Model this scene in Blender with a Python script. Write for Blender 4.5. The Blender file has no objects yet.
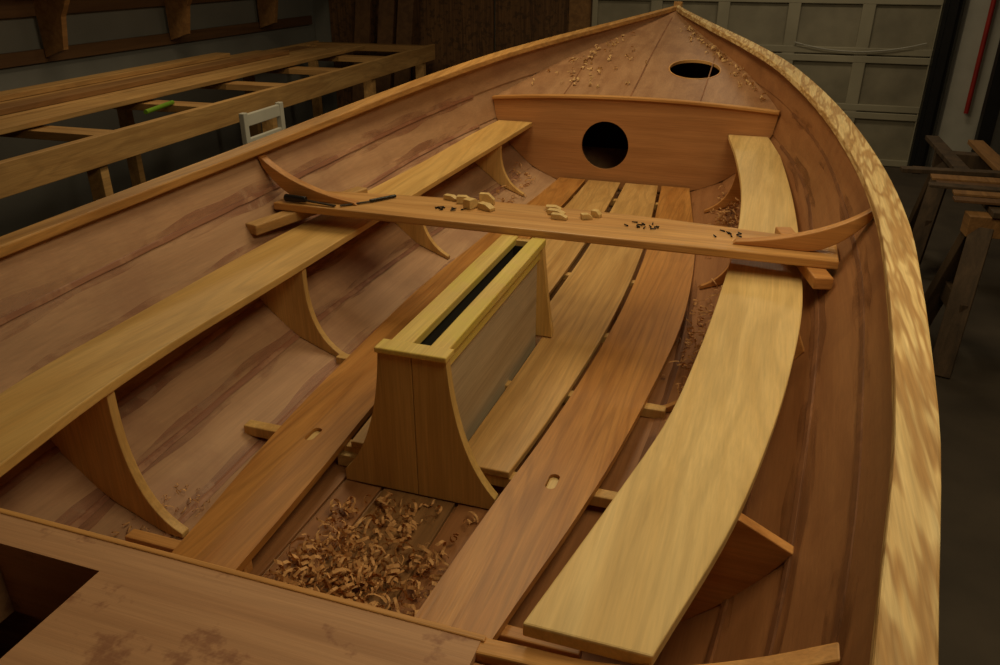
import bpy, bmesh, math, random
import numpy as np
from mathutils import Vector, Matrix
random.seed(7)
SC=bpy.context.scene
try:
    SC.view_settings.view_transform='Standard'
except Exception: pass

# ------------------------------------------------------------------ helpers
def crv(pts):
    xs=[p[0] for p in pts]; ys=[p[1] for p in pts]; n=len(xs)
    m=[]
    for i in range(n):
        if i==0: m.append((ys[1]-ys[0])/(xs[1]-xs[0]))
        elif i==n-1: m.append((ys[-1]-ys[-2])/(xs[-1]-xs[-2]))
        else: m.append((ys[i+1]-ys[i-1])/(xs[i+1]-xs[i-1]))
    def f(x):
        if x<=xs[0]: return ys[0]+m[0]*(x-xs[0])
        if x>=xs[-1]: return ys[-1]+m[-1]*(x-xs[-1])
        i=max(k for k in range(n-1) if xs[k]<=x)
        h=xs[i+1]-xs[i]; t=(x-xs[i])/h
        return ((2*t**3-3*t**2+1)*ys[i]+(t**3-2*t**2+t)*h*m[i]+(-2*t**3+3*t**2)*ys[i+1]+(t**3-t**2)*h*m[i+1])
    return f

def link(o,parent=None):
    bpy.context.collection.objects.link(o)
    if parent is not None: o.parent=parent
    return o
def empty(name):
    e=bpy.data.objects.new(name,None); link(e); return e
def mesh(name,verts,faces,mat,parent=None,smooth=False,bevel=0,solid=None):
    me=bpy.data.meshes.new(name); me.from_pydata([tuple(v) for v in verts],[],faces); me.validate()
    bm=bmesh.new(); bm.from_mesh(me); 
    if solid is None: bmesh.ops.recalc_face_normals(bm,faces=bm.faces)
    bm.to_mesh(me); bm.free()
    o=bpy.data.objects.new(name,me); link(o,parent)
    if mat is not None: me.materials.append(mat)
    if smooth:
        for p in me.polygons: p.use_smooth=True
    if solid:
        s=o.modifiers.new('s','SOLIDIFY'); s.thickness=solid; s.offset=-1
    if bevel:
        b=o.modifiers.new('b','BEVEL'); b.width=bevel; b.segments=2; b.limit_method='ANGLE'; b.angle_limit=.7
    return o
class MB:
    def __init__(s): s.v=[]; s.f=[]
    def add(s,v,f):
        o=len(s.v); s.v+= [tuple(q) for q in v]; s.f+=[tuple(i+o for i in q) for q in f]
    def box(s,x0,x1,y0,y1,z0,z1,M=None):
        v=[(x0,y0,z0),(x1,y0,z0),(x1,y1,z0),(x0,y1,z0),(x0,y0,z1),(x1,y0,z1),(x1,y1,z1),(x0,y1,z1)]
        if M is not None: v=[M@Vector(q) for q in v]
        s.add(v,[(0,3,2,1),(4,5,6,7),(0,1,5,4),(1,2,6,5),(2,3,7,6),(3,0,4,7)])
    def beam(s,a,b,w,h,up=(0,0,1)):
        a=Vector(a);b=Vector(b);d=(b-a);L=d.length;d.normalize();u=Vector(up)
        if abs(d.dot(u))>.95: u=Vector((0,1,0))
        r=d.cross(u).normalized(); u=r.cross(d)
        M=Matrix((( r.x,d.x,u.x,a.x),(r.y,d.y,u.y,a.y),(r.z,d.z,u.z,a.z),(0,0,0,1)))
        s.box(-w/2,w/2,0,L,-h/2,h/2,M)
    def cyl(s,a,b,r,r2=None,n=12):
        a=Vector(a);b=Vector(b);d=(b-a).normalized();u=Vector((0,0,1)) if abs(d.z)<.9 else Vector((1,0,0))
        p=d.cross(u).normalized();q=d.cross(p); r2=r if r2 is None else r2
        v=[a+(p*math.cos(t)+q*math.sin(t))*r for t in [2*math.pi*i/n for i in range(n)]]+[b+(p*math.cos(t)+q*math.sin(t))*r2 for t in [2*math.pi*i/n for i in range(n)]]
        s.add(v,[(i,(i+1)%n,n+(i+1)%n,n+i) for i in range(n)]+[tuple(range(n-1,-1,-1)),tuple(range(n,2*n))])
    def prism_y(s,poly,y0,y1):
        n=len(poly); v=[(p[0],y0,p[1]) for p in poly]+[(p[0],y1,p[1]) for p in poly]
        s.add(v,[(i,(i+1)%n,n+(i+1)%n,n+i) for i in range(n)]+[tuple(range(n-1,-1,-1)),tuple(range(n,2*n))])
    def prism_z(s,poly,z0,z1):
        n=len(poly); v=[(p[0],p[1],z0) for p in poly]+[(p[0],p[1],z1) for p in poly]
        s.add(v,[(i,(i+1)%n,n+(i+1)%n,n+i) for i in range(n)]+[tuple(range(n-1,-1,-1)),tuple(range(n,2*n))])
    def sweep(s,secs):
        n=len(secs[0]); v=[p for q in secs for p in q]; f=[]
        for k in range(len(secs)-1):
            for i in range(n): f.append((k*n+i,k*n+(i+1)%n,(k+1)*n+(i+1)%n,(k+1)*n+i))
        f.append(tuple(range(n-1,-1,-1))); f.append(tuple(range((len(secs)-1)*n,len(secs)*n)))
        s.add(v,f)
    def obj(s,name,mat,parent=None,**k): return mesh(name,s.v,s.f,mat,parent,**k)

def lin(c):
    return tuple([ (x/255/12.92 if x/255<=.04045 else ((x/255+.055)/1.055)**2.4) for x in c])+(1,)
def wood(name,c1,c2,axis='Y',sc=1.0,rough=.5,blotch=None,bscale=3,bth=(.56,.62),bump=.2,bstr=.65,spec=.35,rings=0.0,rsc=(6,.75),rf=70,fine=.13,ringcol=None,alpha=None,drift=(.9,1.07)):
    m=bpy.data.materials.new(name); m.use_nodes=True; nt=m.node_tree; N=nt.nodes; L=nt.links
    b=N['Principled BSDF']; tc=N.new('ShaderNodeTexCoord'); ai='XYZ'.index(axis)
    def noise(across,along,detail,dist,rg=.5):
        mp=N.new('ShaderNodeMapping'); s=[across]*3; s[ai]=along; mp.inputs['Scale'].default_value=s; L.new(tc.outputs['Object'],mp.inputs[0])
        n=N.new('ShaderNodeTexNoise'); n.inputs['Scale'].default_value=1.0; n.inputs['Detail'].default_value=detail; n.inputs['Distortion'].default_value=dist; n.inputs['Roughness'].default_value=rg
        L.new(mp.outputs[0],n.inputs['Vector']); return n
    def rng(o,a,b_,c,d):
        r=N.new('ShaderNodeMapRange'); r.inputs[1].default_value=a; r.inputs[2].default_value=b_; r.inputs[3].default_value=c; r.inputs[4].default_value=d; L.new(o,r.inputs[0]); return r.outputs[0]
    def mixc(f,a,colr):
        mx=N.new('ShaderNodeMix'); mx.data_type='RGBA'; L.new(f,mx.inputs[0]); L.new(a,mx.inputs[6]); mx.inputs[7].default_value=lin(colr); return mx.outputs[2]
    def scl(a,f):
        mu=N.new('ShaderNodeVectorMath'); mu.operation='SCALE'; L.new(a,mu.inputs[0]); L.new(f,mu.inputs['Scale']); return mu.outputs[0]
    n1=noise(34*sc,1.5*sc,5,.7)
    r=N.new('ShaderNodeValToRGB'); r.color_ramp.elements[0].position=.32; r.color_ramp.elements[1].position=.68
    r.color_ramp.elements[0].color=lin(c2); r.color_ramp.elements[1].color=lin(c1)
    L.new(n1.outputs[0],r.inputs[0]); col=r.outputs[0]
    if rings>0:
        n3=noise(rsc[0],rsc[1],2,.25)
        mt=N.new('ShaderNodeMath'); mt.operation='MULTIPLY'; mt.inputs[1].default_value=rf; L.new(n3.outputs[0],mt.inputs[0])
        sn=N.new('ShaderNodeMath'); sn.operation='SINE'; L.new(mt.outputs[0],sn.inputs[0])
        col=mixc(rng(sn.outputs[0],.1,1,0,rings),col,ringcol or tuple(q*.82 for q in c2))
    nf=noise(190,5,3,.2,.6); col=scl(col,rng(nf.outputs[0],.3,.7,1-fine,1+fine))
    n2=noise(2.2,1.4,3,0); col=scl(col,rng(n2.outputs[0],.3,.7,drift[0],drift[1]))
    if blotch:
        n4=noise(bscale,bscale,5,0,.65); col=mixc(rng(n4.outputs[0],bth[0],bth[1],0,bstr),col,blotch)
    if alpha:
        na=noise(alpha[0],alpha[1],5,.4,.6); L.new(rng(na.outputs[0],alpha[2],alpha[3],0,alpha[4]),b.inputs['Alpha'])
    L.new(col,b.inputs['Base Color']); b.inputs['Roughness'].default_value=rough
    b.inputs['Specular IOR Level'].default_value=spec
    bp=N.new('ShaderNodeBump'); bp.inputs['Strength'].default_value=bump; bp.inputs['Distance'].default_value=.002; L.new(nf.outputs[0],bp.inputs['Height']); L.new(bp.outputs[0],b.inputs['Normal'])
    return m
def plain(name,c,rough=.6,metal=0,noise=.15,scale=8):
    m=bpy.data.materials.new(name); m.use_nodes=True; nt=m.node_tree; N=nt.nodes; L=nt.links; b=N['Principled BSDF']
    tc=N.new('ShaderNodeTexCoord'); n=N.new('ShaderNodeTexNoise'); n.inputs['Scale'].default_value=scale; n.inputs['Detail'].default_value=6; L.new(tc.outputs['Object'],n.inputs['Vector'])
    mr=N.new('ShaderNodeMapRange'); mr.inputs[1].default_value=.3; mr.inputs[2].default_value=.7; mr.inputs[3].default_value=1-noise; mr.inputs[4].default_value=1+noise; L.new(n.outputs[0],mr.inputs[0])
    rgb=N.new('ShaderNodeRGB'); rgb.outputs[0].default_value=lin(c)
    mu=N.new('ShaderNodeVectorMath'); mu.operation='SCALE'; L.new(rgb.outputs[0],mu.inputs[0]); L.new(mr.outputs[0],mu.inputs['Scale']); L.new(mu.outputs[0],b.inputs['Base Color'])
    b.inputs['Roughness'].default_value=rough; b.inputs['Metallic'].default_value=metal
    return m

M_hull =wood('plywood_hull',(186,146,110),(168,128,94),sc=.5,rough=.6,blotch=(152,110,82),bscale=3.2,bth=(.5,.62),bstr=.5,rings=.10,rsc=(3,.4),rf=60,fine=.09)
M_hulls=wood('plywood_hull_shaded',(160,110,68),(140,92,54),sc=.5,rough=.5,blotch=(124,80,48),bscale=2.6,bth=(.55,.68),fine=.09)  # same plywood, darkened in colour for the shadow under the starboard rail
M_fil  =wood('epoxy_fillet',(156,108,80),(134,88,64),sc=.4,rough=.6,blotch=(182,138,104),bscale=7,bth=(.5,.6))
M_fils =wood('epoxy_fillet_shaded',(130,84,50),(108,68,40),sc=.4,rough=.6,blotch=(150,100,60),bscale=7,bth=(.5,.6))  # fillet copy with starboard-side shade mixed into its colour
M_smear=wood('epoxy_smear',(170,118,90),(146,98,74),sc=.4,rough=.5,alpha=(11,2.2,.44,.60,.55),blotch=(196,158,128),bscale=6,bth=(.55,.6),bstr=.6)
M_smears=wood('epoxy_smear_shaded',(132,84,52),(112,70,42),sc=.4,rough=.5,alpha=(11,2.2,.46,.62,.5))  # smear copy toned down to carry the starboard shade
M_rail =wood('fir_rail',(220,194,140),(204,170,112),sc=1.2,rough=.65,rings=.8,rsc=(40,3.4),rf=15,bump=.4,fine=.18,ringcol=(160,116,62))
M_railp=wood('fir_rail_amber',(196,148,86),(170,120,62),sc=.9,rough=.5,rings=.4,rsc=(30,1.0),rf=14)
M_seat =wood('pine_bench',(222,190,128),(208,172,108),sc=.6,rough=.45,rings=.28,rsc=(5,.45),rf=75,fine=.09)
M_seatp=wood('pine_bench_port_dim',(212,172,104),(198,154,86),sc=.6,rough=.45,rings=.28,rsc=(5,.45),rf=75,fine=.09)  # same pine as starboard, weaker light on port put into the colour
M_brk  =wood('pine_bracket',(212,172,106),(192,148,84),axis='Z',sc=.5,rough=.5,rings=.2)
M_fb   =wood('fir_floorboard',(190,134,70),(166,110,52),sc=.8,rough=.4,rings=.38,rsc=(9,.5),rf=60)
M_fb2  =wood('fir_floorboard_light',(202,160,100),(182,138,80),sc=.8,rough=.42,rings=.32,rsc=(8,.5),rf=60)
M_thw  =wood('cedar_thwart',(206,156,94),(182,130,70),axis='X',sc=.8,rough=.42,rings=.3,rsc=(8,.6),rf=60)
M_knee =wood('knee_wood',(200,144,82),(172,114,58),axis='X',sc=.6,rough=.45,rings=.2)
M_trk  =wood('pine_trunk',(210,172,104),(190,150,82),axis='Z',sc=.5,rough=.5,rings=.18)
M_trkt =wood('pine_trunk_cap',(224,194,112),(204,168,84),axis='Y',sc=.7,rough=.45,blotch=(206,190,70),bscale=6,bth=(.45,.6),bstr=.45)
M_trks =wood('birch_trunk_side',(190,170,138),(170,148,116),axis='Y',sc=.5,rough=.55,rings=.12)
M_bulk =wood('plywood_bulkhead',(192,138,88),(168,114,68),axis='X',sc=.4,rough=.5,rings=.12)
M_deck =wood('plywood_deck',(186,142,104),(168,124,88),axis='X',sc=.5,rough=.5,blotch=(124,76,54),bscale=9,bth=(.58,.64),bstr=.6,rings=.10,fine=.09)
M_deckf=wood('plywood_foredeck',(168,126,90),(148,106,72),axis='Y',sc=.5,rough=.5,blotch=(128,88,60),bscale=5,bth=(.55,.66),bstr=.5)
M_trim =wood('trim_strip',(206,154,90),(178,124,66),axis='X',sc=.6,rough=.45)
M_lum  =wood('lumber_spf',(196,154,96),(168,126,74),sc=.6,rough=.6,rings=.3)
M_lum2 =wood('lumber_dark',(156,114,68),(128,90,52),sc=.6,rough=.6,rings=.3)
M_lumx =wood('lumber_cross',(184,142,86),(156,114,66),axis='X',sc=.6,rough=.6,rings=.2)
M_old  =wood('old_timber',(90,70,50),(60,46,32),axis='Z',sc=.6,rough=.7)
M_brown=wood('brown_board',(112,80,50),(90,62,38),sc=.5,rough=.6)
M_osb  =wood('osb_panel',(124,88,54),(88,60,36),axis='Z',sc=1.6,rough=.7,blotch=(60,42,26),bscale=20,bth=(.5,.6))
M_shav =wood('shaving_wood',(216,166,108),(184,132,78),sc=3,rough=.7)
M_shavl=wood('shaving_light',(214,176,122),(190,148,94),sc=3,rough=.7)
M_dark =plain('painted_void_shade',(12,10,7),.9)  # near-black colour that paints the shade inside openings
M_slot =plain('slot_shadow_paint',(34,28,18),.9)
M_black=plain('black_plastic',(18,17,16),.4)
M_steel=plain('tool_steel',(60,54,48),.4,.8)
M_iron =plain('black_iron',(30,29,28),.5,.4)
M_white=plain('white_paint',(176,172,160),.55,0,.1,5)
M_door =plain('garage_door_paint',(156,148,126),.55,0,.14,3)
M_doord=plain('garage_door_panel',(138,130,110),.6,0,.2,5)
M_wall =plain('plaster_grey',(120,118,112),.8,0,.12,2)
M_conc =plain('concrete',(72,62,50),.85,0,.3,3)
M_red  =plain('red_paint',(150,30,20),.5)
M_green=plain('green_handle',(110,150,30),.5)
M_ceil =plain('ceiling_board',(110,96,76),.8)
M_scr  =plain('screw_steel',(40,34,30),.4,.7)

# ------------------------------------------------------------------ boat lines
sheer_b=crv([(-1.1,.56),(-.3,.745),(.2,.81),(.6,.865),(1.0,.925),(1.3,.955),(1.6,.98),(2,1.005),(2.4,1.0),(2.8,.965),(3.2,.905),(3.6,.815),(4,.695),(4.4,.52),(4.8,.31),(5.2,.105),(5.45,.0)])
sheer_z=crv([(-1.1,.70),(-.3,.625),(.6,.59),(1.3,.578),(2,.572),(2.4,.582),(2.8,.605),(3.2,.635),(3.6,.672),(4,.712),(4.4,.755),(4.8,.80),(5.2,.845),(5.45,.868)])
keel_z=crv([(-1.1,.10),(0,.02),(1,0),(2.6,0),(3.2,.015),(3.8,.06),(4.4,.14),(5,.27),(5.45,.45)])
FXm=[0,.25,.50,.66,.775,.865,.945,1.0]; FXf=[0,.22,.45,.68,.86,.955,.99,1.0]; FXb=[0,.14,.28,.46,.64,.80,.91,1.0]; FZ=[0,.012,.045,.16,.34,.54,.77,1.0]
def ss(a,b,x):
    w=min(max((x-a)/(b-a),0),1); return w*w*(3-2*w)
def sec(y):
    bs=max(sheer_b(y)-.024,.004); zs=sheer_z(y)-.012; zc=keel_z(y)
    w1=ss(2.3,3.6,y); w=ss(4.1,5.4,y)
    r=[]
    for i in range(len(FZ)):
        fx=FXm[i]*(1-w1)+FXf[i]*w1; fx=fx*(1-w)+FXb[i]*w
        r.append((bs*fx, zc+(zs-zc)*FZ[i]))
    return r
def hull_x(y,z):
    s=sec(y); return float(np.interp(z,[p[1] for p in s],[p[0] for p in s]))
def hull_z(y,x):
    s=sec(y); return float(np.interp(abs(x),[p[0] for p in s],[p[1] for p in s]))
YS=[-1.1+.1*i for i in range(65)]
YS=[y for y in YS if y<5.36]+[5.38,5.43]

hull=empty('boat_hull')
def hull_side(sg,name,mat):
    v=[];f=[]
    for k in range(len(FZ)-1):
        base=len(v)
        for y in YS:
            s=sec(y); a=s[k]; b=s[k+1]
            o=.006 if k>=2 else 0
            v.append((sg*(a[0]-o),y,a[1])); v.append((sg*b[0],y,b[1]))
        for i in range(len(YS)-1):
            q=(base+2*i,base+2*i+1,base+2*i+3,base+2*i+2)
            f.append(q if sg>0 else q[::-1])
    return mesh(name,v,f,mat,hull,solid=.011)
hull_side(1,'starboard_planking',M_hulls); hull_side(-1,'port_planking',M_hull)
for sg in (1,-1):
    fb=MB(); sm=MB()
    for k in (2,3,4,5,6):
        secs=[]; r1=[]; r2=[]
        yy=[-1.0+.06*i for i in range(int(4.84/.06)) ]
        for j,y in enumerate(yy):
            s=sec(y); p=Vector((s[k][0],0,s[k][1])); a=Vector((s[k-1][0],0,s[k-1][1])); b=Vector((s[k+1][0],0,s[k+1][1]))
            w=.009+.001*math.sin(j*1.7+k)+.0015*random.random(); w2=.009+.001*math.sin(j*.9+k*2)+.0015*random.random()
            pa=p+(a-p).normalized()*w; pb=p+(b-p).normalized()*w2
            n=Vector((-1,0,.7)).normalized()*.007
            pc=p+n
            secs.append([(sg*pa.x-sg*.006,y,pa.z+.001),(sg*(pc.x),y,pc.z),(sg*pb.x-sg*.004,y,pb.z),(sg*p.x,y,p.z-.004)])
            W=.030+.006*math.sin(j*.37+k*1.3)+.005*math.sin(j*1.1+k)
            # smears of thickened epoxy scraped onto the planks either side of each seam
            dir_=(Vector((b.x,0,b.z))-Vector((p.x-.006,0,p.z))).normalized(); nn=Vector((-dir_.z,0,dir_.x)); 
            o=Vector((p.x-.006,0,p.z))
            q0=o+dir_*.004+nn*.0015; q1=o+dir_*W+nn*.0015
            r1.append(((sg*q0.x,y,q0.z),(sg*q1.x,y,q1.z)))
            aa=Vector((a.x-(.006 if k>2 else 0),0,a.z)); dir_=(aa-p).normalized(); nn=Vector((dir_.z,0,-dir_.x)); nn=nn if nn.z>0 else -nn
            q0=p+dir_*.006+nn*.002; q1=p+dir_*W*1.1+nn*.0015
            r2.append(((sg*q0.x,y,q0.z),(sg*q1.x,y,q1.z)))
        fb.sweep(secs)
        for rr in (r1,r2):
            if k==2 and rr is r2: continue
            v=[p_ for q in rr for p_ in q]; sm.add(v,[(2*i,2*i+1,2*i+3,2*i+2) for i in range(len(rr)-1)])
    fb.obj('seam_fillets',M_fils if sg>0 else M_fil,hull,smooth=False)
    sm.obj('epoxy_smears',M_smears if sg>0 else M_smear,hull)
railw=crv([(-1.1,.05),(.6,.053),(1.3,.058),(2,.068),(2.8,.072),(4.2,.07),(4.8,.055),(5.45,.03)])
def rail(sg,name,mat):
    m=MB(); secs=[]
    for y in YS:
        b=sheer_b(y); z=sheer_z(y); w=railw(y)
        xo=max(b,.012); xi=max(b-w,0.0)
        secs.append([(sg*xi,y,z-.026),(sg*xo,y,z-.026),(sg*xo,y,z),(sg*xi,y,z)])
    m.sweep(secs); return m.obj(name,mat,hull,bevel=.004)
rail(1,'starboard_rail',M_rail); rail(-1,'port_rail',M_railp)
s=sec(-1.1); poly=[(p[0],p[1]) for p in s]+[(-p[0],p[1]) for p in s[::-1][:-1]]
m=MB(); m.prism_y(poly,-1.12,-1.09); m.obj('transom',M_bulk,hull)
m=MB()
m.beam((0,5.43,.30),(0,5.47,.885),.05,.06,up=(0,1,0)); m.obj('stem_post',M_railp,hull,bevel=.004)
m=MB(); 
m.sweep([[(-.09,y,keel_z(y)+.002),(.09,y,keel_z(y)+.002),(.09,y,keel_z(y)+.014),(-.09,y,keel_z(y)+.014)] for y in [-1+.2*i for i in range(24)]])
m.obj('keelson',M_lum2,hull,bevel=.002)
m=MB()
for sg in (-1,1):
    for x0,x1 in ((.098,.19),(.197,.30)):
        m.sweep([[(sg*x0,y,hull_z(y,x0)+.001),(sg*x1,y,hull_z(y,x1)+.001),(sg*x1,y,hull_z(y,x1)+.010),(sg*x0,y,hull_z(y,x0)+.010)] for y in [-.9+.2*i for i in range(23)]])
m.obj('bottom_planks',M_hulls,hull,bevel=.002)
fbz=crv([(.3,.125),(1,.098),(1.4,.085),(2,.065),(2.8,.055),(3.2,.065),(3.6,.095),(3.85,.125)])
m=MB()
for y in (1.44,1.88,2.3,2.8,3.3,3.7):
    z=fbz(y)-.018; xx=hull_x(y,z-.02)-.01
    m.box(-xx,xx,y-.016,y+.016,z-.030,z-.001)
m.obj('floor_bearers',M_brk,hull,bevel=.003)
for sg in (-1,1):
    m=MB(); y=.98; z=fbz(y)-.018; m.box(sg*.19,sg*(hull_x(y,z-.02)-.05),y-.014,y+.014,z-.03,z-.001); m.obj('floor_bearer_end',M_knee,hull,bevel=.003)
for y in (.2,3.6):
    m=MB(); zk=keel_z(y)-.03
    m.box(-.75,.75,y-.04,y+.04,-.5,-.41); m.box(-.1,.1,y-.04,y+.04,-.41,zk)
    for sg in (1,-1):
        hx=.55*sheer_b(y); m.beam((sg*.7,y,-.42),(sg*hx,y,hull_z(y,hx)-.03),.09,.06)
    m.obj('boat_cradle',M_lum2)

# ------------------------------------------------------------------ floorboards
YB=3.89
fo=crv([(.3,.25),(.7,.30),(1,.34),(1.3,.385),(1.6,.42),(2,.45),(2.4,.47),(2.8,.46),(3.2,.43),(3.6,.37),(3.84,.33)])
fi=crv([(.3,.14),(.7,.165),(1,.18),(1.3,.20),(1.6,.225),(2,.245),(2.4,.255),(2.8,.25),(3.2,.235),(3.6,.205),(3.84,.185)])
def strip(sg,name,f0,f1,zf,y0,y1,th,mat,parent=None,n=40,bevel=.003):
    m=MB(); ys=[y0+(y1-y0)*i/n for i in range(n+1)]
    m.sweep([[(sg*f0(y),y,zf(y)-th),(sg*f1(y),y,zf(y)-th),(sg*f1(y),y,zf(y)),(sg*f0(y),y,zf(y))] for y in ys])
    return m.obj(name,mat,parent,bevel=bevel)
def bool_cut(o,cut):
    b=o.modifiers.new('cut','BOOLEAN'); b.operation='DIFFERENCE'; b.solver='EXACT'; b.object=cut
    bpy.context.view_layer.update()
    dg=bpy.context.evaluated_depsgraph_get(); me=bpy.data.meshes.new_from_object(o.evaluated_get(dg))
    o.modifiers.clear(); o.data=me
    bpy.data.objects.remove(cut)
def slotpoly(x,y,r,h):
    return [(x+r*math.cos(math.pi*i/16),y+h+r*math.sin(math.pi*i/16)) for i in range(17)]+[(x+r*math.cos(math.pi+math.pi*i/16),y-h+r*math.sin(math.pi+math.pi*i/16)) for i in range(17)]
def slotcut(x,y,z):
    m=MB(); m.prism_z(slotpoly(x,y,.012,.018),z-.06,z+.06); return m.obj('cut',None)
for sg in (-1,1):
    E=empty('floorboard')
    o=strip(sg,'board',lambda y:fi(y)+.008,fo,fbz,.705,YB-.02,.018,M_fb,E,bevel=0)
    bool_cut(o,slotcut(sg*.305,1.42,fbz(1.42)))
    m=MB(); z=fbz(1.42)-.010; m.prism_z(slotpoly(sg*.305,1.42,.0115,.0175),z-.03,z); m.obj('pale_hole_pad',M_seat,E)  # pale pad added inside the hand hole to make it look bright
    strip(sg,'floorboard',lambda y:.066 if y<2.3 else .012,lambda y:fi(y)-.008,fbz,1.42,YB-.02,.018,M_fb2)

# ------------------------------------------------------------------ benches
si=crv([(.7,.450),(1,.505),(1.3,.55),(1.6,.572),(2,.59),(2.4,.60),(2.8,.60),(3.2,.58),(3.6,.53),(3.88,.475)])
so=crv([(.7,.612),(1,.687),(1.3,.735),(1.6,.77),(2,.80),(2.4,.80),(2.8,.79),(3.2,.765),(3.6,.72),(3.88,.675)])
sz=crv([(.7,.398),(1,.386),(1.3,.364),(1.6,.347),(2,.332),(2.4,.325),(2.8,.323),(3.2,.333),(3.6,.362),(3.88,.395)])
def so2(y): return min(so(y),hull_x(y,sz(y)-.02)-.012)
for sg,mat in ((-1,M_seatp),(1,M_seat)):
    E=empty('side_bench')
    strip(sg,'bench_plank',si,so2,sz,.705,YB-.015,.022,mat,E,n=50)
    for y in (1.06,1.9,2.78,3.58):
        zt=sz(y)-.023; xi=si(y)+.008
        zo=zt-.045; xo=hull_x(y,zo)-.004
        ft=xi-.115; zf=hull_z(y,ft)+.004
        poly=[(xi,zt)]
        P0=Vector((xi,zt)); P1=Vector((xi+.012,zf+.07)); P2=Vector((ft,zf+.012))
        for i in range(1,13):
            t=i/12; q=P0*(1-t)**2+P1*2*t*(1-t)+P2*t*t; poly.append((q.x,q.y))
        poly.append((ft,zf))
        for i in range(1,10):
            x=ft+(xo-ft)*i/9; z=hull_z(y,x)+.003
            if z<zo-.006: poly.append((x,z))
        poly.append((xo,zo))
        if xo>so2(y)+.01: poly.append((so2(y),zt))
        else: poly.append((min(so2(y),xo)-.03,zt))
        m=MB(); m.prism_y([(sg*p[0],p[1]) for p in poly],y-.011,y+.011); m.obj('curved_bracket',M_brk if sg<0 else M_knee,E,bevel=.002)

# ------------------------------------------------------------------ thwart
T=empty('thwart')
ya=lambda x:2.20; yf=lambda x:2.455-.09*(abs(x)/.9)**2
TE=.885
xs=[-TE+2*TE*i/40 for i in range(41)]
m=MB(); m.sweep([[(x,ya(x),.377),(x,yf(x),.377),(x,yf(x),.402),(x,ya(x),.402)] for x in xs]); m.obj('thwart_plank',M_thw,T,bevel=.004)
for sg in (-1,1):
    m=MB(); m.beam((sg*(.868 if sg<0 else .85),2.04 if sg<0 else 2.13,.359),(sg*.74,2.56,.359),.05,.034); m.obj('riser_cleat',M_lum if sg<0 else M_knee,T,bevel=.004)
    y=2.27
    hx=hull_x(y,.545)
    up=[]
    P0=Vector((.61,.412)); P1=Vector((.86,.425)); P2=Vector((hx-.004,.556))
    for i in range(17):
        t=i/16; q=P0*(1-t)**2+P1*2*t*(1-t)+P2*t*t; up.append((q.x,q.y+.010*math.sin(math.pi*t)))
    R0=Vector((.80,.4025));R1=Vector((.875,.41));R2=Vector((hull_x(y,.50)-.006,.505))
    lo=[(.60,.4025)]+[tuple(R0*(1-t)**2+R1*2*t*(1-t)+R2*t*t) for t in [i/8 for i in range(9)]]
    poly=lo+up[::-1]
    m=MB(); m.prism_y([(sg*p[0],p[1]) for p in poly],y-.017,y+.017); m.obj('hanging_knee',M_knee,T,bevel=.003)

# ------------------------------------------------------------------ centreboard trunk
K=empty('centerboard_trunk')
def flare(tw,bw,z0,z1,foot=.02):
    r=[]; P0=Vector((tw,z1)); P1=Vector((tw+.016,z0+.13)); P2=Vector((bw,z0+foot))
    for i in range(17):
        t=i/16; q=P0*(1-t)**2+P1*2*t*(1-t)+P2*t*t; r.append((q.x,q.y))
    r.append((bw,z0)); return r
r=flare(.080,.188,.016,.376,.03)
m=MB(); m.prism_y(r+[(0.0008,.016),(0.0008,.376)],1.362,1.386); m.obj('aft_post_half',M_trk,K,bevel=.001)
m=MB(); m.prism_y([(-x,z) for x,z in r]+[(-0.0008,.016),(-0.0008,.376)],1.362,1.386); m.obj('aft_post_half',M_trk,K,bevel=.001)
r=flare(.062,.098,.066,.374,.02); poly=r+[(-p[0],p[1]) for p in r[::-1]]
m=MB(); m.prism_y(poly,2.17,2.195); m.obj('fore_post',M_trk,K,bevel=.002)
m=MB(); m.box(.034,.046,1.386,2.17,.016,.36); m.box(-.046,-.034,1.386,2.17,.016,.36); m.obj('side_panels',M_trks,K)
m=MB(); m.box(.030,.034,1.387,2.169,.016,.357); m.box(-.034,-.030,1.387,2.169,.016,.357); m.box(-.030,.030,1.387,1.391,.016,.357); m.box(-.030,.030,2.165,2.169,.016,.357); m.obj('slot_shade_lining',M_slot,K)  # added dark faces, paint the slot's inner shade over the light panels
m=MB(); m.box(.046,.056,1.386,2.17,.322,.358); m.box(-.056,-.046,1.386,2.17,.322,.358); m.obj('side_cleats',M_trkt,K,bevel=.002)
m=MB(); m.box(.021,.066,1.40,2.195,.358,.380); m.box(-.074,-.021,1.40,2.195,.358,.380)
m.box(-.084,.084,1.354,1.402,.3765,.390); m.obj('cap_strips',M_trkt,K,bevel=.003)
m=MB(); m.box(-.030,.030,1.391,2.16,.018,.026); m.obj('slot_shade_bottom',M_dark,K)  # near-black sheet standing in for the darkness deep in the slot
m=MB(); m.box(-.235,-.16,1.405,1.435,.018,.05); m.obj('foot_cleat',M_seat,K,bevel=.002)

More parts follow.
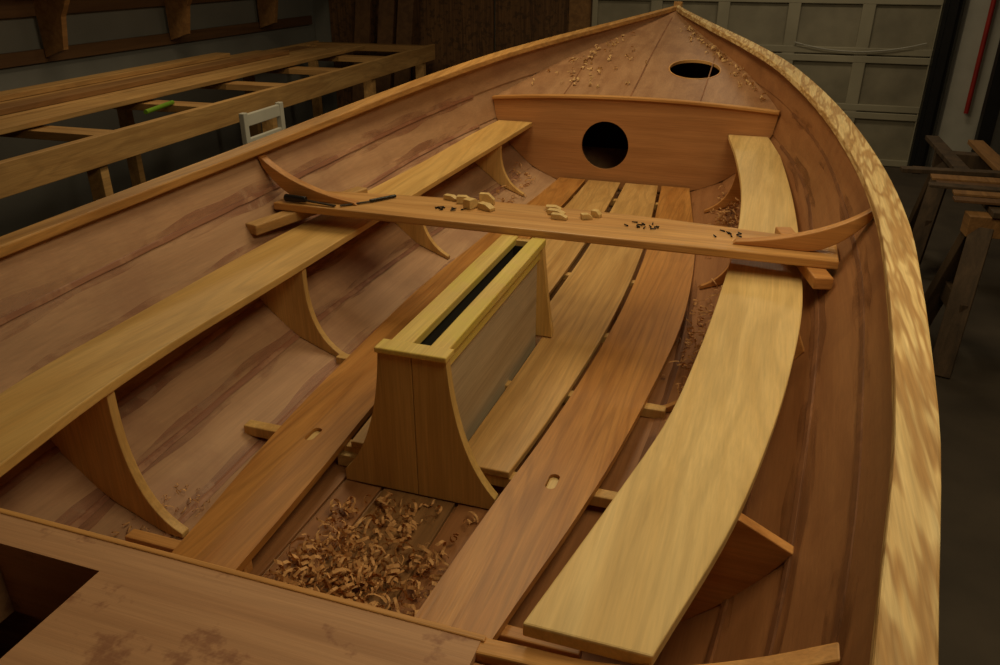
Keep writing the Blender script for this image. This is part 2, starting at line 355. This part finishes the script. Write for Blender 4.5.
# ------------------------------------------------------------------ bulkhead & foredeck
def hp(y,z,off=.006): return hull_x(y,z)-off
zsd=.500
cam=lambda x:zsd+.028*(1-(x/.68)**2)
B=empty('bow_bulkhead')
xs=hp(YB,zsd)
low=[(hp(YB,z),z) for z in np.linspace(zsd,keel_z(YB)+.02,14)]
top=[(-xs+2*xs*i/20,cam(-xs+2*xs*i/20)) for i in range(21)]
poly=[(p[0],float(p[1])) for p in low]+[(-p[0],float(p[1])) for p in low[::-1]]+top[1:-1]
m=MB(); m.prism_y(poly,YB-.006,YB+.006); o=m.obj('bulkhead_panel',M_bulk,B)
c=MB(); c.cyl((-.105,YB-.1,.30),(-.105,YB+.1,.30),.117,n=48); bool_cut(o,c.obj('cut',None))
m=MB(); secs=[]
for x,z in top: secs.append([(x,YB-.022,z-.004),(x,YB+.015,z-.004),(x,YB+.015,z+.011),(x,YB-.022,z+.011)])
m.sweep(secs); m.obj('deck_edge_trim',M_trim,B,bevel=.003)
m=MB(); m.box(-.35,.35,YB+.4,YB+.41,.20,.5); m.obj('locker_shade_sheet',M_dark,B)  # added dark sheet, paints the gloom seen through the bulkhead hole
dz=crv([(3.85,.492),(4.2,.572),(4.4,.625),(4.8,.715),(5.2,.80),(5.42,.845)])
D=empty('foredeck')
v=[];f=[];ny=24;nx=16;ys=[YB+.017+(5.41-YB-.017)*j/ny for j in range(ny+1)]
for zo in (0,-.01):
    for y in ys:
        hw=hp(y,dz(y),.004)
        for i in range(nx+1):
            x=-hw+2*hw*i/nx; v.append((x,y,dz(y)+.028*(1-(x/max(hw,.01))**2)*(hw/.68)+zo))
n1=(ny+1)*(nx+1)
for j in range(ny):
    for i in range(nx):
        a=j*(nx+1)+i; f.append((a,a+1,a+nx+2,a+nx+1)); f.append((n1+a,n1+a+nx+1,n1+a+nx+2,n1+a+1))
for i in range(nx):
    f.append((i,n1+i,n1+i+1,i+1)); a=ny*(nx+1)+i; f.append((a,a+1,n1+a+1,n1+a))
for j in range(ny):
    a=j*(nx+1); f.append((a,a+nx+1,n1+a+nx+1,n1+a)); a=a+nx; f.append((a,n1+a,n1+a+nx+1,a+nx+1))
o=mesh('foredeck_plywood',v,f,M_deckf,D)
c=MB(); c.cyl((.25,4.33,.4),(.25,4.33,.9),.128,n=48); bool_cut(o,c.obj('cut',None))
def ring(cx,cy,r0,r1,zf,h,name,mat,par):
    m=MB(); n=48; v=[]
    for r,dzz in ((r0,0),(r1,0),(r1,h),(r0,h)):
        for i in range(n):
            t=2*math.pi*i/n; x=cx+r*math.cos(t); y=cy+r*math.sin(t); v.append((x,y,zf(x,y)+dzz))
    f=[]
    for k in range(4):
        for i in range(n): f.append((k*n+i,k*n+(i+1)%n,((k+1)%4)*n+(i+1)%n,((k+1)%4)*n+i))
    m.add(v,f); return m.obj(name,mat,par)
def dsurf(x,y):
    hw=hp(y,dz(y),.004); return dz(y)+.028*(1-(x/max(hw,.01))**2)*(hw/.68)
ring(.25,4.33,.126,.132,lambda x,y:dsurf(x,y)-.012,.014,'hatch_rim',M_trim,D)
m=MB()
for xo_,w_ in ((0,.004),(.33,.003),(-.33,.003)):
    ys2=[y for y in ys if abs(xo_)<hp(y,dz(y))-.05]
    m.sweep([[(xo_-w_,y,dsurf(xo_,y)-.003),(xo_+w_,y,dsurf(xo_,y)-.003),(xo_+w_,y,dsurf(xo_,y)+.0012),(xo_-w_,y,dsurf(xo_,y)+.0012)] for y in ys2])
m.obj('deck_seams',M_fils,D)

# ------------------------------------------------------------------ aft deck
A=empty('aft_deck')
zd=.362; yd=.695
ysd=[-1.05+(.64+1.05)*i/16 for i in range(17)]
m=MB()
right=[(hp(y,zd,.006),y) for y in ysd]
poly=right+[(.40,.64),(.40,yd),(-.445,yd),(-.445,.64)]+[(-x,y) for x,y in right[::-1]]
m.prism_z(poly,zd-.012,zd)
o=m.obj('deck_panel',M_deck,A)
c=MB(); c.box(-.36,-.155,.2,.64,.2,.5); bool_cut(o,c.obj('cut',None))
m=MB(); m.box(-.375,-.361,.19,.655,.22,.351); m.box(-.154,-.14,.19,.655,.22,.351); m.box(-.36,-.155,.641,.655,.22,.351); m.box(-.36,-.155,.185,.199,.22,.351)
m.obj('hatch_framing',M_deck,A)
m=MB(); m.box(-.5,.0,.1,.61,.10,.11); m.obj('hatch_shade_sheet',M_dark,A)  # dark sheet added under the hatch as painted shade of the well
low=[(hp(yd-.04,z),z) for z in np.linspace(zd-.015,.03,10)]
poly=[(p[0],float(p[1])) for p in low]+[(-p[0],float(p[1])) for p in low[::-1]]
m=MB(); m.prism_y(poly,.66,.672); m.obj('aft_bulkhead',M_bulk,A)
m=MB(); m.box(-.448,.405,yd-.002,yd+.008,zd-.03,zd+.002); m.obj('deck_edge_strip',M_trim,A,bevel=.002)
zst=crv([(.39,.352),(.45,.356),(.55,.362),(.64,.388),(.73,.434),(.80,.48)])
for sg in (-1,1):
    m=MB(); secs=[]
    x1=hp(.69,.475)-.008
    for i in range(21):
        t=i/20; x=.395+(x1-.395)*t; z=zst(x); y=.689
        secs.append([(sg*x,y-.014,z-.014),(sg*x,y+.014,z-.014),(sg*x,y+.014,z+.008),(sg*x,y-.014,z+.008)])
    if sg<0: secs=[[(p[0],p[1],p[2]-.012) for p in q] for q in secs[2:]]
    m.sweep(secs); m.obj('frame_top',M_trim,A,bevel=.003)

# ------------------------------------------------------------------ shavings
def shavings(name,pts,wf=1.0,mt=None):
    m=MB()
    for (x,y,z,s) in pts:
        R=Matrix.Rotation(random.uniform(0,6.28),3,'Z')@Matrix.Rotation(random.uniform(-1.3,1.3),3,'X')@Matrix.Rotation(random.uniform(-.6,.6),3,'Y')
        big=random.random()<.3
        r=random.uniform(.004,.009)*s*(1.7 if big else 1); w=random.uniform(.002,.0045)*s*wf; turns=random.uniform(.5,1.5)*(.6 if big else 1); pitch=random.uniform(.002,.022)*s
        n=max(6,int(turns*8)); vv=[]
        for i in range(n+1):
            t=turns*2*math.pi*i/n; rr=r*(1+.35*i/n)
            for k in (-1,1):
                p=Vector((rr*math.cos(t),k*w/2+pitch*i/n*turns,rr*math.sin(t)*.8)); vv.append(R@p)
        zm=min(p.z for p in vv)
        vv=[(p.x+x,p.y+y,p.z-zm+z) for p in vv]
        m.add(vv,[(2*i,2*i+1,2*i+3,2*i+2) for i in range(n)])
    return m.obj(name,mt or M_shav)
P=[]
for i in range(2800):
    x=random.uniform(-.165,.165); y=random.uniform(.73,1.32)
    dens=math.exp(-((x+.03)/.15)**2-((y-1.0)/.19)**2)
    cl=.5+.5*math.sin(x*38+1.3)*math.sin(y*31)
    if random.random()>dens*.55*(.4+cl)+.03: continue
    P.append((x,y,hull_z(y,x)+.016+random.uniform(0,.022)*dens,random.uniform(1.0,1.7)))
shavings('wood_shavings',P,1.3)
P=[]
for i in range(85):
    x=random.gauss(-.28,.13); y=random.gauss(4.3,.3)
    if y<3.98 or abs(x)>hp(y,dz(y))-.03: continue
    P.append((x,y,dsurf(x,y)+.001,1.2))
for i in range(60):
    y=random.uniform(3.98,5.0); x=hp(y,dz(y))-.03-abs(random.gauss(0,.04))
    if (x-.25)**2+(y-4.33)**2<.035: continue
    P.append((x,y,dsurf(x,y)+.001,1.15))
shavings('wood_shavings',P,1.9,M_shavl)
for (ym,ys_,n_) in ((3.45,.15,150),(2.35,.22,90)):
    P=[]
    for i in range(n_):
        y=random.gauss(ym,ys_); x=random.uniform(.49,.57)+random.gauss(0,.03)
        if y>3.8: continue
        x=min(x,hull_x(y,.3)-.03); P.append((x,y,hull_z(y,x)+.004,1.3))
    shavings('wood_shavings',P)
P=[]
for i in range(60):
    y=random.uniform(.75,1.2); x=-random.uniform(.42,.52); P.append((x,y,hull_z(y,x)+.004,.8))
shavings('wood_shavings',P)
P=[]
for i in range(60):
    y=random.uniform(3.2,3.8); x=-random.uniform(.42,.55); P.append((x,y,hull_z(y,x)+.004,1.2))
shavings('wood_shavings',P)

# ------------------------------------------------------------------ tools & blocks on thwart
zt=.4028
Cc=empty('chisel')
m=MB(); m.cyl((-.85,2.225,zt+.0135),(-.77,2.222,zt+.0135),.0125,.010,16); m.obj('handle',M_black,Cc,bevel=.002)
m=MB(); m.beam((-.77,2.222,zt+.011),(-.66,2.218,zt+.004),.011,.004); m.obj('blade',M_steel,Cc)
Cc=empty('marking_knife')
m=MB(); m.beam((-.645,2.225,zt+.004),(-.575,2.30,zt+.004),.009,.004); m.obj('blade',M_steel,Cc,bevel=.001)
m=MB(); m.beam((-.575,2.30,zt+.006),(-.52,2.385,zt+.006),.011,.009); m.obj('handle',M_black,Cc,bevel=.002)
def block(x,y,a,L,w,h,z=zt):
    m=MB(); M=Matrix.Translation((x,y,z))@Matrix.Rotation(a,4,'Z')
    poly=[(-L/2,0),(L/2,0),(L/2,h*.45),(L*.1,h),(-L/2,h)]
    n=len(poly); v=[M@Vector((p[0],-w/2,p[1])) for p in poly]+[M@Vector((p[0],w/2,p[1])) for p in poly]
    m.add(v,[(i,(i+1)%n,n+(i+1)%n,n+i) for i in range(n)]+[tuple(range(n-1,-1,-1)),tuple(range(n,2*n))])
    m.obj('wood_offcut',M_seat,bevel=.001)
for b in [(-.275,2.40,.2,.05,.024,.024),(-.235,2.36,1.2,.05,.03,.03),(-.18,2.35,-.4,.055,.026,.02),(-.33,2.42,-.2,.05,.022,.016),(-.20,2.415,.1,.05,.02,.035),(.03,2.41,.2,.05,.024,.016),(.05,2.37,-.1,.055,.024,.016),(.07,2.33,.0,.05,.022,.016),(.15,2.36,.5,.035,.02,.016),(.175,2.39,-.3,.03,.02,.02)]: block(*b)
for cx,cy,n in ((-.31,2.31,10),(.34,2.33,13),(.60,2.33,8)):
    m=MB()
    for i in range(n):
        x=cx+random.gauss(0,.022);y=cy+random.gauss(0,.014);a=random.uniform(0,3.14)
        m.cyl((x,y,zt+.003),(x+.018*math.cos(a),y+.018*math.sin(a),zt+.003),.0025,.0016,6)
    m.obj('loose_screws',M_scr)

# ------------------------------------------------------------------ workshop room
FZ0=-.5
m=MB(); m.box(-3.9,3.2,-3.2,7.6,FZ0-.1,FZ0); m.obj('floor',M_conc)
m=MB(); m.box(-3.9,3.2,-3.2,7.6,2.35,2.45); m.obj('ceiling',M_ceil)
m=MB(); m.box(-4.0,-3.9,-3.2,7.6,FZ0,2.35); m.obj('wall_left',M_wall)
m=MB(); m.box(3.2,3.3,-3.2,7.6,FZ0,2.35); m.obj('wall_right',M_brown)
m=MB(); m.box(-3.9,3.2,-3.3,-3.2,FZ0,2.35); m.obj('wall_rear',M_wall)
m=MB(); m.box(-3.9,-1.05,7.6,7.7,FZ0,2.35); m.box(1.95,3.2,7.6,7.7,FZ0,2.35); m.box(-1.05,1.95,7.6,7.7,1.75,2.35); m.obj('wall_front',M_wall)
m=MB()
for i in range(3): m.box(-3.7+i*.88,-2.84+i*.88,7.565,7.6,FZ0,1.7)
m.obj('wall_panel',M_osb)
m=MB(); m.box(-1.22,-1.02,7.53,7.6,FZ0,1.8); m.obj('trim_1',M_lum2)
G=empty('garage_door')
m=MB(); m.box(-1.0,1.85,7.52,7.56,FZ0,1.75); m.obj('door_slab',M_doord,G)
m=MB()
zs_=[-.5+.45*i for i in range(6)]
for z in zs_:
    if z>FZ0: m.box(-1.0,1.85,7.49,7.52,z-.06,min(z-.004,1.75))
    if z<1.7: m.box(-1.0,1.85,7.49,7.52,z+.004,z+.06)
for x in [-1.0+.57*i for i in range(6)]:
    m.box(max(x-.05,-1.0),min(x+.05,1.85),7.492,7.52,FZ0,1.75)
m.obj('rails_and_stiles',M_door,G,bevel=.006)
m=MB(); 
pr=None
for i in range(13):
    t=i/12; p=Vector((.75+1.0*t,7.47,.49-.07*4*t*(1-t)+.02*t))
    if pr is not None: m.cyl(pr,p,.005,n=6)
    pr=p
m.obj('pull_cord',M_white,G)
m=MB(); m.box(1.80,1.92,7.34,7.44,FZ0,2.3); m.box(1.83,1.89,7.30,7.34,FZ0,2.3); m.obj('door_track',M_iron)
m=MB(); m.box(1.98,2.28,7.40,7.58,FZ0,2.3); m.obj('trim_2',M_white)
m=MB(); m.cyl((2.13,7.36,.0),(2.13,7.36,2.3),.018); m.obj('red_conduit',M_red)
m=MB(); m.box(2.20,2.30,7.1,7.2,FZ0,2.3); m.obj('steel_post',M_iron)
m=MB()
for i,x in enumerate((-3.3,-3.05,-2.85)):
    m.beam((x,7.25,FZ0),(x+.12,7.5,1.5),.16,.03,up=(0,-1,0))
m.obj('leaning_boards',M_brown)
S=empty('wall_shelf')
m=MB(); m.box(-3.9,-3.86,.5,7.5,.80,1.02); m.box(-3.9,-3.5,.5,7.5,1.02,1.05); m.obj('shelf_board',M_brown,S)
m=MB()
for y in (3.2,4.2,5.4,6.6):
    poly=[(-3.86,1.02),(-3.52,1.02),(-3.66,.80),(-3.70,.60),(-3.86,.55)]
    m.prism_y(poly,y-.02,y+.02)
m.obj('shelf_brackets',M_lum2,S)
m=MB(); m.box(-3.9,-3.87,.5,7.5,.52,.60); m.obj('trim_3',M_brown)

# ------------------------------------------------------------------ lumber rack
Rk=empty('lumber_rack')
zb=.40
A0=Vector((-2.20,1.0,zb)); B0=Vector((-2.43,7.2,zb)); d=(B0-A0).normalized(); nrm=Vector((-d.y,d.x,0))
def rp(t,w,z): 
    q=A0+d*t+nrm*w; return (q.x,q.y,z)
L_=(B0-A0).length
m=MB(); m.beam(rp(0,0,zb-.067),rp(L_,0,zb-.067),.04,.135); m.beam(rp(0,1.2,zb-.067),rp(L_,1.2,zb-.067),.04,.135); m.obj('side_rails',M_lum,Rk,bevel=.003)
m=MB()
t=.4
while t<L_-.3:
    m.beam(rp(t,.02,zb-.03),rp(t,1.18,zb-.03),.13,.04); t+=.80
m.beam(rp(L_-.05,.02,zb-.04),rp(L_-.05,1.18,zb-.04),.10,.06)
m.obj('cross_rungs',M_lumx,Rk,bevel=.003)
m=MB()
for t in (.4,1.9,3.4,4.9,6.0):
    for w in (.05,1.15):
        m.beam(rp(t,w,FZ0),rp(t,w,zb-.02),.085,.05,up=(0,1,0))
m.obj('legs',M_lum,Rk,bevel=.003)
Pk=empty('plank_stack')
w=.42
cfg=[(.20,0,L_-.55,.028,M_lum),(.16,-.2,L_-.9,.03,M_lum),(.18,.0,L_-.8,.03,M_lum2),(.16,.1,L_-1.2,.03,M_lum)]
for k,(ww,t0,t1,h,mt) in enumerate(cfg):
    m=MB(); m.beam(rp(t0,w+ww/2,zb+h/2+.002),rp(t1,w+ww/2,zb+h/2+.002),ww-.012,h); m.obj('plank_%d'%k,mt,Pk,bevel=.003)
    if k in (1,3):
        m=MB(); m.beam(rp(t0+.4,w+ww/2+.03,zb+h*1.5+.004),rp(t1-.5,w+ww/2+.05,zb+h*1.5+.004),ww-.03,h); m.obj('upper_plank_%d'%k,M_lum2 if k==1 else M_lum,Pk,bevel=.003)
    w+=ww
m=MB(); m.cyl(rp(2.45,.18,zb+.003),rp(2.75,.24,zb+.003),.012); m.obj('file_handle',M_green)
m=MB(); m.beam(rp(1.2,.95,zb+.115),rp(1.9,1.02,zb+.115),.05,.05); m.beam(rp(1.7,.9,zb+.115),rp(1.75,1.1,zb+.115),.08,.06); m.obj('bar_clamp',M_iron)

Ch=empty('white_chair')
m=MB(); cx,cy=-1.66,3.58
M0=Matrix.Translation((cx,cy,0))@Matrix.Rotation(math.radians(92),4,'Z')
for sx in(-.17,.17):
    m.box(sx-.018,sx+.018,.17,.20,FZ0,.44,M0); m.box(sx-.018,sx+.018,-.2,-.17,FZ0,-.07,M0)
m.box(-.17,.17,.175,.198,.37,.43,M0); m.box(-.17,.17,.175,.198,.28,.31,M0); m.box(-.17,.17,.175,.198,.18,.22,M0)
m.box(-.19,.19,-.21,.21,-.07,-.04,M0); m.box(-.17,.17,.178,.196,-.3,-.27,M0)
m.obj('chair_frame',M_white,Ch,bevel=.004)

# ------------------------------------------------------------------ right-hand trestles and timber
def sawhorse(cx,cy,w,h,ang,mat,top=None):
    S=empty('sawhorse'); M0=Matrix.Translation((cx,cy,FZ0))@Matrix.Rotation(ang,4,'Z')
    m=MB(); m.box(-w/2,w/2,-.045,.045,h-.09,h,M0); m.obj('top_beam',top or mat,S,bevel=.003)
    m=MB()
    for sx in(-1,1):
        for sy in (-1,1):
            a=M0@Vector((sx*(w/2-.06),sy*.03,h-.05)); b=M0@Vector((sx*(w/2+.02),sy*.24,0)); m.beam(a,b,.09,.04)
        a=M0@Vector((sx*(w/2-.03),-.17,h*.4)); b=M0@Vector((sx*(w/2-.03),.17,h*.4)); m.beam(a,b,.03,.09)
    m.obj('legs',mat,S,bevel=.003)
sawhorse(2.0,3.75,1.0,.66,math.radians(4),M_old,M_lum2)
sawhorse(2.05,4.95,1.0,.66,math.radians(-4),M_old)
sawhorse(2.24,2.72,1.0,.66,math.radians(6),M_lum2)
Ls=empty('timber_stack')
zz=FZ0+.66
for i in range(5):
    m=MB(); w=random.uniform(.06,.10); x=1.62+i*.19
    a=Vector((x,3.55+random.uniform(-.1,.15),zz+.014)); b=Vector((x-.05+.03*i,5.2+random.uniform(-.2,.3),zz+.014))
    m.beam(a,b,w,.024); m.obj('board_%d'%i,(M_old,M_lum2)[i%2],Ls,bevel=.002)
for i in range(7):
    yy=3.78+.09*i; m=MB(); z0=zz+.040+.006*(i%3); a=Vector((1.38+random.uniform(-.16,.1),yy,z0)); b=Vector((2.75,yy+random.uniform(-.12,.14),z0+random.uniform(0,.02)))
    m.beam(a,b,random.uniform(.05,.09),random.choice((.012,.02))); m.obj('offcut_%d'%i,(M_brown,M_lum2,M_old)[i%3],Ls,bevel=.002)

# ------------------------------------------------------------------ lights
def lamp(x,y,z,sx,sy,power,col):
    E=empty('ceiling_light')
    m=MB(); m.box(x-sx/2-.03,x+sx/2+.03,y-sy/2-.03,y+sy/2+.03,z+.02,z+.09); m.obj('housing',M_white,E)
    l=bpy.data.lights.new('tube','AREA'); l.shape='RECTANGLE'; l.size=sx; l.size_y=sy; l.energy=power; l.color=col
    o=bpy.data.objects.new('tube',l); link(o,E); o.location=(x,y,z)
W=(1.0,.82,.50)
lamp(1.15,1.4,2.22,.9,1.8,26,W)
lamp(-.4,3.4,2.22,.7,1.6,26,W)
lamp(.8,6.1,2.2,1.4,.4,12,(1,.83,.55))
lamp(-2.6,4.0,2.2,.4,1.4,12,(1,.80,.49))
wd=bpy.data.worlds.new('w'); SC.world=wd; wd.use_nodes=True; wd.node_tree.nodes['Background'].inputs[0].default_value=(.9,.68,.42,1); wd.node_tree.nodes['Background'].inputs[1].default_value=.05

cd=bpy.data.cameras.new('camera'); co=bpy.data.objects.new('camera',cd); link(co)
cd.lens=28.5; cd.sensor_width=36; co.location=(.66,0,1.15); co.rotation_euler=(math.pi/2-math.radians(25.5),0,math.radians(18.65)); cd.clip_start=.02
SC.camera=co
